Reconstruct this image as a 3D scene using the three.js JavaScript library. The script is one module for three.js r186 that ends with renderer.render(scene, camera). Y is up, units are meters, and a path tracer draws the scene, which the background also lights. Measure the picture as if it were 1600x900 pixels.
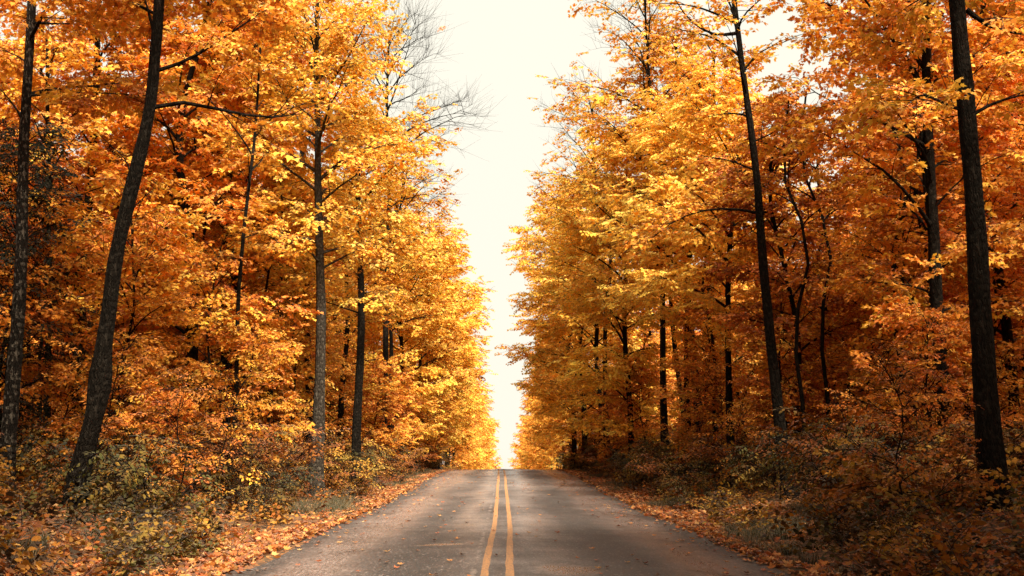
import * as THREE from 'three';

// ------------------------------------------------------------------ camera, sky, sun, exposure
const F = 1700;                                         // focal length in pixels of a 1600 x 900 picture
const EYE = 1.5, PITCH = Math.atan(288 / F), YAW = -Math.atan(10 / F);
const scene = new THREE.Scene();
const camera = new THREE.PerspectiveCamera(2 * Math.atan(450 / F) * 180 / Math.PI, 16 / 9, 0.1, 5000);
camera.rotation.order = 'YXZ';
camera.position.set(0, EYE, 0);
camera.rotation.set(PITCH, YAW, 0);
camera.updateMatrixWorld(true);

const renderer = new THREE.WebGLRenderer({ antialias: true });
renderer.setSize(1024, 576);
renderer.toneMapping = THREE.LinearToneMapping;
renderer.toneMappingExposure = 3.85;
renderer.shadowMap.enabled = true;

{ // an even, bright, slightly warm overcast
  const W = 256, H = 128, data = new Float32Array(W * H * 4);
  for (let y = 0; y < H; y++) {
    const up = ((y + 0.5) / H - 0.5) * Math.PI, s = Math.max(0, Math.sin(up));
    const b = up < 0 ? 0.9 : 0.97 + 0.05 * s;
    for (let x = 0; x < W; x++) data.set([b, b * 0.955, b * 0.82, 1], (y * W + x) * 4);
  }
  const t = new THREE.DataTexture(data, W, H, THREE.RGBAFormat, THREE.FloatType);
  t.mapping = THREE.EquirectangularReflectionMapping; t.magFilter = THREE.LinearFilter; t.needsUpdate = true;
  scene.background = t; scene.environment = t;
  scene.backgroundIntensity = scene.environmentIntensity = 0.275;
}
const sun = new THREE.DirectionalLight(new THREE.Color().setRGB(1, 0.9, 0.7), 4.3);
sun.position.set(18, 58, 10); sun.target.position.set(0, 0, -30);
sun.shadow.radius = 30; sun.castShadow = true;
Object.assign(sun.shadow.camera, { left: -70, right: 70, top: 90, bottom: -90, near: 1, far: 260 });
sun.shadow.mapSize.set(2048, 2048);
scene.add(sun, sun.target);

// ------------------------------------------------------------------ helpers
function RNG(s) { return () => { s = (s + 0x6d2b79f5) | 0; let t = Math.imul(s ^ (s >>> 15), 1 | s); t = (t + Math.imul(t ^ (t >>> 7), 61 | t)) ^ t; return ((t ^ (t >>> 14)) >>> 0) / 4294967296; }; }
const V = (x, y, z) => new THREE.Vector3(x, y, z), UP = V(0, 1, 0);
const lerp = (a, b, t) => a + (b - a) * t, clamp = (x, a, b) => Math.min(b, Math.max(a, x));
const smooth = (x, a, b) => { const t = clamp((x - a) / (b - a), 0, 1); return t * t * (3 - 2 * t); };
function hash(x, y) { let h = Math.imul(x | 0, 374761393) + Math.imul(y | 0, 668265263); h = Math.imul(h ^ (h >>> 13), 1274126177); return ((h ^ (h >>> 16)) >>> 0) / 4294967296; }
function vnoise(x, y, px = 0, py = 0) {
  const ix = Math.floor(x), iy = Math.floor(y), fx = x - ix, fy = y - iy, u = fx * fx * (3 - 2 * fx), v = fy * fy * (3 - 2 * fy);
  const w = (i, p) => p ? ((i % p) + p) % p : i;
  const a = hash(w(ix, px), w(iy, py)), b = hash(w(ix + 1, px), w(iy, py)), c = hash(w(ix, px), w(iy + 1, py)), d = hash(w(ix + 1, px), w(iy + 1, py));
  return lerp(lerp(a, b, u), lerp(c, d, u), v);
}
const fbm = (x, y, o = 4) => { let s = 0, a = 0.5; for (let i = 0; i < o; i++) { s += a * vnoise(x, y); x = x * 2.03 + 17.1; y = y * 2.03 + 5.7; a *= 0.5; } return s / (1 - Math.pow(0.5, o)); };

const used = new Map();
function numbered(name) { const n = used.get(name) || 0; used.set(name, n + 1); return n ? name + '_' + String(n).padStart(3, '0') : name; }
function tag(o, label, category, group, kind) {
  if (label) o.userData.label = label;
  if (category) o.userData.category = category;
  if (group) o.userData.group = group;
  if (kind) o.userData.kind = kind;
  return o;
}
function part(name, geo, mat, parent, kind) {
  const m = new THREE.Mesh(geo, mat); m.name = name; m.castShadow = m.receiveShadow = true;
  if (kind) m.userData.kind = kind;
  parent.add(m); return m;
}

// geometry collector
class MB {
  constructor() { this.p = []; this.n = []; this.uv = []; this.c = []; this.i = []; }
  vert(x, y, z, nx, ny, nz, u = 0, v = 0) { this.p.push(x, y, z); this.n.push(nx, ny, nz); this.uv.push(u, v); return this.p.length / 3 - 1; }
  // a tapering tube through pts with radii rs; bump(angle, length) pushes the surface in and out
  tube(pts, rs, sides, bump, cap = true) {
    let along = 0, ref = V(1, 0, 0), prev = null;
    const t = V(0, 0, 0), a = V(0, 0, 0), b = V(0, 0, 0), n = pts.length;
    for (let k = 0; k < n; k++) {
      t.subVectors(pts[Math.min(k + 1, n - 1)], pts[Math.max(k - 1, 0)]).normalize();
      if (k === 0 && Math.abs(t.x) > 0.8) ref = V(0, 0, 1);
      a.copy(ref).addScaledVector(t, -ref.dot(t)).normalize(); ref = a.clone();
      b.crossVectors(t, a);
      if (k) along += pts[k].distanceTo(pts[k - 1]);
      const row = this.p.length / 3;
      for (let s = 0; s <= sides; s++) {
        const q = (s % sides) / sides * Math.PI * 2, c = Math.cos(q), d = Math.sin(q), r = rs[k] * (bump ? bump(q, along, k / (n - 1)) : 1);
        const nx = a.x * c + b.x * d, ny = a.y * c + b.y * d, nz = a.z * c + b.z * d;
        this.vert(pts[k].x + nx * r, pts[k].y + ny * r, pts[k].z + nz * r, nx, ny, nz, s / sides * Math.max(rs[0], 0.01) * 6.2832, along);
      }
      if (prev !== null) for (let s = 0; s < sides; s++) this.i.push(prev + s, prev + s + 1, row + s, prev + s + 1, row + s + 1, row + s);
      prev = row;
    }
    if (cap) { const e = pts[n - 1], k = this.vert(e.x + t.x * rs[n - 1], e.y + t.y * rs[n - 1], e.z + t.z * rs[n - 1], t.x, t.y, t.z, 0, along); for (let s = 0; s < sides; s++) this.i.push(prev + s, prev + s + 1, k); }
  }
  geo(colors) {
    const g = new THREE.BufferGeometry();
    g.setAttribute('position', new THREE.Float32BufferAttribute(this.p, 3));
    g.setAttribute('normal', new THREE.Float32BufferAttribute(this.n, 3));
    g.setAttribute('uv', new THREE.Float32BufferAttribute(this.uv, 2));
    if (colors) g.setAttribute('color', new THREE.Float32BufferAttribute(this.c, 3));
    g.setIndex(this.i); return g;
  }
}

// ------------------------------------------------------------------ land: heights of the road and of the verges
const PROFILE = [[-60, -1.9], [0, -1.38], [13, -1.19], [17, -1.1], [23, -1.0], [34.6, -0.73], [50, -0.2], [62, 0.09], [70, 0.19], [74, 0.2], [80, 0.12], [95, -0.6], [130, -3.2], [200, -8], [300, -14], [600, -22], [3000, -70]];
function roadY(d) {
  let k = 0; while (k < PROFILE.length - 2 && d > PROFILE[k + 1][0]) k++;
  const P = (i) => PROFILE[clamp(i, 0, PROFILE.length - 1)], [x0, y0] = P(k), [x1, y1] = P(k + 1);
  const s = (i) => { const a = P(i - 1), b = P(i + 1); return b[0] === a[0] ? 0 : (b[1] - a[1]) / (b[0] - a[0]); };
  const h = x1 - x0, t = (d - x0) / h, m0 = s(k) * h, m1 = s(k + 1) * h;
  if (t <= 0) return EYE + y0 + t * m0;
  const a = t * t, b = a * t;
  return EYE + (2 * b - 3 * a + 1) * y0 + (b - 2 * a + t) * m0 + (-2 * b + 3 * a) * y1 + (b - a) * m1;
}
const HALF = 3.45;
const edge = (side, d) => HALF + (fbm(d * 0.35 + side * 31, 3.7, 4) - 0.5) * 0.3;
function groundY(x, d) {
  const a = Math.abs(x), base = roadY(d);
  const bank = -0.09 * smooth(a, 2.2, 4.1) + 0.5 * smooth(a, 4.3, 7.2) + 0.35 * smooth(a, 8, 20);
  const far = smooth(a, 25, 120) * 1.5;
  return base + bank - (a < 3.1 ? 0.06 : 0.0) + smooth(a, 3.8, 6) * (fbm(x * 0.5 + 9, d * 0.5, 3) - 0.5) * 0.35 - far * 0.2;
}
// the point seen at pixel (px, py) of the 1600 x 900 photograph, d metres down the road
function at(px, py, d) {
  const v = V((px - 800) / F, (450 - py) / F, -1).applyQuaternion(camera.quaternion);
  return V(v.x * d / -v.z, EYE + v.y * d / -v.z, -d);
}
const xAt = (px, d) => (px - 790) * d / F;

// ------------------------------------------------------------------ textures and materials
function dataTex(w, h, f, srgb) {
  const data = new Uint8Array(w * h * 4);
  for (let y = 0; y < h; y++) for (let x = 0; x < w; x++) { const c = f(x, y); const i = (y * w + x) * 4; data[i] = clamp(c[0] * 255, 0, 255); data[i + 1] = clamp(c[1] * 255, 0, 255); data[i + 2] = clamp(c[2] * 255, 0, 255); data[i + 3] = 255; }
  const t = new THREE.DataTexture(data, w, h); t.wrapS = t.wrapT = THREE.RepeatWrapping; t.magFilter = THREE.LinearFilter; t.minFilter = THREE.LinearMipmapLinearFilter;
  if (srgb) t.colorSpace = THREE.SRGBColorSpace; t.needsUpdate = true; return t;
}
const toS = (x) => x <= 0.0031308 ? x * 12.92 : 1.055 * Math.pow(x, 1 / 2.4) - 0.055;
// bark: 1 m x 2 m tile, ridges that run up the trunk and break
const barkH = new Float32Array(256 * 512);
for (let y = 0; y < 512; y++) for (let x = 0; x < 256; x++) {
  const u = x / 256, v = y / 512, w = (vnoise(u * 6, v * 14, 6, 14) - 0.5) * 0.12;
  const r = Math.abs(vnoise((u + w) * 26, v * 11, 26, 11) * 2 - 1), r2 = vnoise(u * 60, v * 60, 60, 60);
  barkH[y * 256 + x] = clamp(Math.pow(r, 0.7) * 0.75 + r2 * 0.3, 0, 1);
}
const barkBump = dataTex(256, 512, (x, y) => { const h = barkH[y * 256 + x]; return [h, h, h]; });
function barkTex(lo, hi, lichen, amount) {
  return dataTex(256, 512, (x, y) => {
    const h = barkH[y * 256 + x], u = x / 256, v = y / 512, g = vnoise(u * 9, v * 17, 9, 17), fine = vnoise(u * 90, v * 150, 90, 150);
    const l = smooth(g * 0.7 + fine * 0.3 + vnoise(u * 30, v * 44, 30, 44) * 0.25, 0.72, 0.86) * amount;
    return [0, 1, 2].map((k) => toS(lerp(lerp(lo[k], hi[k], h * 0.8 + fine * 0.2), lichen[k], l)));
  }, true);
}
function barkMat(lo, hi, lichen, amount) {
  const map = barkTex(lo, hi, lichen, amount); map.repeat.set(1.6, 0.8); const b = barkBump.clone(); b.repeat.set(1.6, 0.8); b.needsUpdate = true;
  return new THREE.MeshPhysicalMaterial({ map, bumpMap: b, bumpScale: 0.05, roughness: 1, specularIntensity: 0.12 });
}
const SHADED_BARK = barkMat([0.002, 0.0016, 0.0013], [0.019, 0.0145, 0.011], [0.06, 0.05, 0.04], 0.22);  // bark of unlit trunks, their shade put into the colour
const LIT_GREY_BARK = barkMat([0.004, 0.0033, 0.0028], [0.024, 0.019, 0.0155], [0.14, 0.12, 0.098], 0.7);  // the same bark greyed by painted light, with more lichen
const LIT_PALE_BARK = barkMat([0.008, 0.0065, 0.005], [0.075, 0.06, 0.047], [0.15, 0.13, 0.105], 0.5);  // palest copy: light on the left verge trunk painted in, plus lichen
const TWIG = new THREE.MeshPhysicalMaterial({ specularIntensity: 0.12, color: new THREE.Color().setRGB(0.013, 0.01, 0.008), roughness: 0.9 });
const leafMats = new Map();
function leafMat(r, g, b) {
  const k = [r, g, b].join();
  if (!leafMats.has(k)) leafMats.set(k, new THREE.MeshPhysicalMaterial({ color: new THREE.Color().setRGB(r, g, b), roughness: 0.85, transmission: 0.42, thickness: 0, specularIntensity: 0.35, side: THREE.DoubleSide, vertexColors: true }));
  return leafMats.get(k);
}
const LEAF = leafMat(1, 1, 1);

// palettes, linear
const PAL = {
  yellow: [[0.88, 0.6, 0.09], [0.88, 0.54, 0.065], [0.86, 0.46, 0.045], [0.8, 0.56, 0.1]],
  gold: [[0.86, 0.5, 0.055], [0.84, 0.42, 0.04], [0.76, 0.31, 0.027], [0.86, 0.55, 0.07]],
  orange: [[0.78, 0.34, 0.034], [0.72, 0.26, 0.024], [0.8, 0.42, 0.044], [0.56, 0.17, 0.017]],
  rust: [[0.64, 0.2, 0.02], [0.52, 0.14, 0.016], [0.7, 0.27, 0.026], [0.4, 0.1, 0.014]],
  olive: [[0.26, 0.2, 0.03], [0.18, 0.16, 0.03], [0.4, 0.23, 0.03], [0.5, 0.29, 0.035]],
  green: [[0.095, 0.085, 0.014], [0.14, 0.115, 0.018], [0.22, 0.14, 0.022], [0.07, 0.062, 0.012]],
  brown: [[0.16, 0.08, 0.022], [0.11, 0.06, 0.022], [0.24, 0.12, 0.025], [0.08, 0.05, 0.02]],
  red: [[0.46, 0.07, 0.015], [0.38, 0.06, 0.015], [0.56, 0.14, 0.02], [0.3, 0.045, 0.015]],
};
function pick(pal, r, v = 0.5) {             // a tone of the palette: v (0..1) is the clump's place in it
  const k = clamp(v * 4 + (r() - 0.5) * 2.4, 0, 3.999), c = pal[Math.floor(k)], j = 0.86 + r() * 0.28;
  return [c[0] * j, c[1] * j * (0.94 + r() * 0.12), c[2] * j];
}

// ------------------------------------------------------------------ leaves
const MAPLE = [[0, 0], [0.2, -0.02], [0.46, 0.1], [0.34, 0.24], [0.56, 0.5], [0.32, 0.5], [0.2, 0.62], [0, 1.02]];
const MAPLE_FAR = [[0, 0], [0.44, 0.08], [0.52, 0.5], [0.2, 0.58], [0, 1]];
const OVAL = [[0, 0], [0.2, 0.16], [0.28, 0.45], [0.18, 0.76], [0, 1]];
const qa = new THREE.Quaternion(), va = V(0, 0, 0), vb = V(0, 0, 0);
function addLeaf(mb, half, pos, quat, size, fold, curl, tint) {
  const c0 = mb.p.length / 3, full = half.concat(half.slice(1, -1).reverse().map(([x, y]) => [-x, y]));
  vb.set(0, 1, 0).applyQuaternion(quat);
  const put = (x, y, lift) => { va.set(x * size, (lift + curl * (y - 0.4) * (y - 0.4)) * size, -y * size).applyQuaternion(quat).add(pos); mb.vert(va.x, va.y, va.z, vb.x, vb.y, vb.z, x, y); mb.c.push(...tint); };
  put(0, 0.4, 0);
  for (const [x, y] of full) put(x, y, Math.abs(x) * fold);
  for (let k = 0; k < full.length; k++) mb.i.push(c0, c0 + 1 + k, c0 + 1 + (k + 1) % full.length);
}
function eul(x, y, z, o = 'YXZ') { return new THREE.Quaternion().setFromEuler(new THREE.Euler(x, y, z, o)); }
// a leafy twig that runs along -z from the origin, about len long, leaves to both sides
function makeSpray(seed, half, n, len, size, droop) {
  const r = RNG(seed), mb = new MB();
  const pts = [0, 0.33, 0.66, 1].map((s) => V((r() - 0.5) * 0.05, -s * s * 0.1 * len + (r() - 0.5) * 0.03, -s * len));
  const twig0 = mb.p.length / 3;
  mb.tube(pts, [0.006, 0.005, 0.004, 0.002], 3, null, false);
  for (let k = twig0; k < mb.p.length / 3; k++) mb.c.push(0.14, 0.12, 0.3);
  for (let k = 0; k < n; k++) {
    const s = 0.1 + 0.9 * (k + r() * 0.5) / n, side = k % 2 ? 1 : -1, end = k >= n - 2;
    const yaw = end ? side * r() * 0.6 : side * (0.6 + r() * 0.8);
    const off = (0.3 + r() * 0.9) * size, p = V(0, 0, 0).lerpVectors(pts[0], pts[3], s);
    p.x += -Math.sin(yaw) * off; p.z += -Math.cos(yaw) * off; p.y += (r() - 0.65) * 0.14 * len;
    const q = eul(-(droop + (r() - 0.5) * 1.1), yaw + (r() - 0.5) * 0.7, (r() - 0.5) * 1.0);
    const j = 0.5 + r() * 0.72, w = r();
    addLeaf(mb, half, p, q, size * (0.7 + r() * 0.55), 0.1 + r() * 0.25, -0.25 + r() * 0.3, [j, j * (0.82 + 0.3 * w), j * (0.8 + 0.4 * w)]);
  }
  return mb.geo(true);
}
const SPRAY_NEAR = [11, 12, 13].map((s) => makeSpray(s, MAPLE, 17, 0.52, 0.105, 0.45));
const SPRAY_FAR = [21, 22, 23].map((s) => makeSpray(s, MAPLE_FAR, 17, 0.55, 0.12, 0.4));
const SPRAY_OVAL = [31, 32].map((s) => makeSpray(s, OVAL, 16, 0.42, 0.085, 0.35));

// ------------------------------------------------------------------ trees
// spec: pts (trunk path, local), r0, r1, crown (share of the path where the crown starts), reach, n (branches), pal, spray, gap (metres between sprays), even (one mesh per branch)
function pathAt(pts, t) { const k = clamp(t, 0, 0.9999) * (pts.length - 1), i = Math.floor(k); return V(0, 0, 0).lerpVectors(pts[i], pts[i + 1], k - i); }
function resample(pts, n) { const c = new THREE.CatmullRomCurve3(pts, false, 'centripetal'); return c.getSpacedPoints(n - 1); }
function crownMesh(list, spray, mat, name = 'crown') {
  const m = new THREE.InstancedMesh(spray, mat, list.length); m.name = name; m.castShadow = m.receiveShadow = true; m.userData.kind = 'stuff';
  const M = new THREE.Matrix4(), c = new THREE.Color(), s = V(1, 1, 1);
  list.forEach((e, k) => { s.setScalar(e.s); M.compose(e.p, e.q, s); m.setMatrixAt(k, M); m.setColorAt(k, c.setRGB(...e.c)); });
  return m;
}
function limb(r, start, az, elev, len, out) {          // a curving branch: points
  const pts = [start.clone()], n = 7, p = start.clone(); let a = az, e = elev;
  for (let k = 1; k < n; k++) {
    p.add(V(Math.cos(e) * Math.sin(a), Math.sin(e), Math.cos(e) * Math.cos(a)).multiplyScalar(len / (n - 1)));
    pts.push(p.clone()); a += (r() - 0.5) * 0.45; e = lerp(e, out, 0.28) + (r() - 0.5) * 0.22;
  }
  return pts;
}
function dress(r, pts, rad, mb, sprays, o) {             // one branch with its side twigs and leaf sprays
  const len = pts.reduce((s, p, k) => k ? s + p.distanceTo(pts[k - 1]) : 0, 0);
  mb.tube(pts, pts.map((_, k) => lerp(rad, 0.006, Math.pow(k / (pts.length - 1), 0.8))), o.fine ? 7 : 5);
  const tone = r(), from = o.from ?? 0.18, n = Math.max(3, Math.round(len * (1 - from) / (o.step ?? 0.3)));
  for (let k = 0; k <= n; k++) {
    const s = from + (1 - from) * k / n, p = pathAt(pts, s), q = pathAt(pts, Math.min(1, s + 0.04)), w = pathAt(pts, Math.max(0, s - 0.04));
    const d = q.sub(w).normalize(); let az = Math.atan2(d.x, d.z), el = Math.asin(clamp(d.y, -1, 1));
    const side = k % 2 ? 1 : -1;
    if (k < n) az += side * (0.55 + r() * 0.7);
    el = el * 0.6 + (r() - 0.42) * 1.0;
    const L = k === n ? 0.3 : Math.min(1.9, (0.22 + 0.55 * (1 - s)) * len * (0.4 + r() * 0.5) + 0.25);
    const t = [p]; const c = p.clone(); let e = el, a = az;
    for (let j = 0; j < 3; j++) { c.add(V(Math.cos(e) * Math.sin(a), Math.sin(e), Math.cos(e) * Math.cos(a)).multiplyScalar(L / 3)); t.push(c.clone()); e -= 0.05 + r() * 0.16; a += (r() - 0.5) * 0.4; }
    mb.tube(t, [Math.min(0.018, 0.006 + L * 0.007), 0.009, 0.006, 0.003], 3, null, false);
    if (o.twiggy) for (let j = 0; j < (o.twiggy === 2 ? 8 : 5); j++) {
      const b = pathAt(t, 0.2 + 0.8 * r()), a2 = az + (r() - 0.5) * 2.4, e2 = el + (r() - 0.3) * 1.5, l2 = (0.25 + r() * 0.6) * (o.twiggy === 2 ? 1.7 : 1);
      mb.tube([b, b.clone().add(V(Math.cos(e2) * Math.sin(a2), Math.sin(e2), Math.cos(e2) * Math.cos(a2)).multiplyScalar(l2))], [0.0045, 0.0015], 3, null, false);
    }
    const m = Math.max(1, Math.round(L / (o.gap ?? 0.155)));
    for (let j = 0; j <= m; j++) {
      if (o.thin && r() < o.thin) continue;
      if (r() < 0.85 && vnoise(t[0].x * 0.9 + 40 + o.ph, t[0].y * 1.1) + vnoise(t[0].z * 0.9 + 40, t[0].y * 1.1 + 9 + o.ph) < (o.holes ?? 0.78)) continue;
      const b = pathAt(t, 0.15 + 0.85 * j / m); b.y += (r() - 0.5) * 0.3;
      const yaw = az + (j % 2 ? 1 : -1) * (0.2 + r() * 0.9);
      sprays.push({ p: b, q: eul((r() - 0.65) * 0.9, yaw + Math.PI, (r() - 0.5) * 1.1), s: (0.6 + r() * 0.65) * (o.size ?? 1), c: pick(o.pal, r, tone * 0.7 + 0.15) });
    }
  }
}
function growTree(name, seed, o) {
  const r = RNG(seed), root = new THREE.Group(); root.name = name; o = { ph: seed % 17, ...o };
  const pts = resample(o.pts, o.rings ?? 16), sprays = [], bark = o.bark ?? SHADED_BARK;
  const rs = pts.map((_, k) => { const t = k / (pts.length - 1); return lerp(o.r0, o.r1, Math.pow(t, 0.85)) * (1 + 0.55 * Math.exp(-t * 22) + (o.burl ? 0.34 * Math.exp(-(((t - o.burl) / 0.022) ** 2)) : 0)); });
  const mb = new MB(), ph = r() * 9;
  mb.tube(pts, rs, o.fine ? 18 : 9, (q, l, t) => 1 + 0.07 * Math.sin(q * 3 + ph + l * 0.4) + 0.2 * (vnoise(Math.cos(q) * 1.6 + 7 + ph, l * 1.4 + Math.sin(q) * 1.6) - 0.5) + 0.1 * (vnoise(Math.cos(q) * 4 + 7 + ph, l * 3.4 + Math.sin(q) * 4) - 0.5) + 0.16 * Math.exp(-l * 3) * Math.sin(q * 5 + ph), true);
  part('trunk', mb.geo(), bark, root);
  const all = new MB(), H = pts[pts.length - 1].y;
  const branch = (p, rad, extra) => { if (o.even) { const b = new MB(); dress(r, p, rad, b, sprays, { ...o, ...extra }); part('branch', b.geo(), bark, root); } else dress(r, p, rad, all, sprays, { ...o, ...extra }); };
  for (const l of o.limbs ?? []) branch(resample(l.pts, 8), l.r ?? 0.05, l);
  let az = r() * 6.28;
  for (let k = 0; k < o.n; k++) {
    const t = k / Math.max(1, o.n - 1), s = lerp(o.crown, 0.985, Math.pow(t, 0.92)) + (r() - 0.5) * 0.02;
    az += 2.4 + (r() - 0.5) * 0.7;
    const toRoad = o.toward === undefined ? 1 : 1 + (o.bias ?? 0.35) * Math.cos(az - o.toward);
    const prof = t < 0.35 ? lerp(0.72, 1, t / 0.35) : lerp(1, 0.42, Math.pow((t - 0.35) / 0.65, 1.7));
    const len = o.reach * prof * (0.5 + Math.pow(r(), 0.8) * 0.72) * toRoad;
    const elev = lerp(0.45, 1.15, t) + (r() - 0.5) * 0.5, start = pathAt(pts, clamp(s, 0, 1));
    branch(limb(r, start, az, elev, len, lerp(0.0, 0.75, t) + (r() - 0.5) * 0.5), clamp(len * 0.013 + 0.008, 0.014, rs[Math.floor(clamp(s, 0, 0.99) * (rs.length - 1))] * 0.7));
  }
  if (!o.even && all.i.length) part('branches', all.geo(), bark, root, 'stuff');
  if (sprays.length) root.add(crownMesh(sprays, o.spray, o.mat ?? LEAF, 'crown'));
  root.userData.sprays = undefined; root.userData = {};
  growTree.count = (growTree.count ?? 0) + sprays.length;
  return root;
}
function straight(H, bend, seed) { const r = RNG(seed); return [0, 0.2, 0.4, 0.6, 0.8, 1].map((t) => V((r() - 0.5) * bend * t * 2, t * H, (r() - 0.5) * bend * t * 2)); }
function plant(o, x, d, sink = 0.08) { o.position.set(x, groundY(x, d) - sink, -d); scene.add(o); return o; }

// ------------------------------------------------------------------ ground
function grid(xs, ds, f, uvScale) {
  const p = [], uv = [], i = [], nx = xs.length;
  for (const d of ds) for (const x of xs) { p.push(x, f(x, d), -d); uv.push(x * uvScale, d * uvScale); }
  for (let b = 0; b < ds.length - 1; b++) for (let a = 0; a < nx - 1; a++) { const k = b * nx + a; i.push(k, k + 1, k + nx, k + 1, k + nx + 1, k + nx); }
  const g = new THREE.BufferGeometry();
  g.setAttribute('position', new THREE.Float32BufferAttribute(p, 3)); g.setAttribute('uv', new THREE.Float32BufferAttribute(uv, 2)); g.setIndex(i); g.computeVertexNormals(); return g;
}
function range(a, b, s) { const o = []; for (let x = a; x < b - 1e-6; x += s) o.push(x); o.push(b); return o; }
{
  const side = [...range(2.6, 10, 0.35), ...range(11, 30, 1.5), 40, 60, 100, 200, 500, 1500];
  const xs = [...side.map((x) => -x).reverse(), 0, ...side];
  const ds = [-400, -150, -60, -40, ...range(-30, 80, 0.5), ...range(82, 140, 3), ...range(150, 320, 10), 400, 600, 1000, 1800, 3000];
  const tones = [[0.06, 0.03, 0.014], [0.12, 0.05, 0.014], [0.22, 0.085, 0.02], [0.035, 0.023, 0.013], [0.05, 0.042, 0.014]];
  const map = dataTex(1024, 1024, (x, y) => {
    const u = x / 1024, v = y / 1024, w = (vnoise(u * 40, v * 40, 40, 40) - 0.5) * 0.02;
    const cell = hash(Math.floor((u + w) * 90) % 90 + 7, Math.floor((v - w) * 90) % 90), n = vnoise(u * 7, v * 7, 7, 7), f = 0.6 + 0.6 * vnoise(u * 260, v * 260, 260, 260);
    const c = tones[Math.floor(clamp(cell * 3.4 + (n - 0.5) * 3 + 0.6, 0, 4.99))];
    return c.map((k) => toS(k * f));
  }, true);
  const bump = dataTex(512, 512, (x, y) => { const h = vnoise(x / 512 * 60, y / 512 * 60, 60, 60) * 0.7 + vnoise(x / 512 * 170, y / 512 * 170, 170, 170) * 0.3; return [h, h, h]; });
  const m = new THREE.Mesh(grid(xs, ds, groundY, 1 / 5), new THREE.MeshStandardMaterial({ map, bumpMap: bump, bumpScale: 0.04, roughness: 1 }));
  m.name = 'ground'; m.receiveShadow = true; scene.add(tag(m, 'leaf strewn forest floor and verges on both sides of the road', 'ground', null, 'structure'));
}

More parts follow.
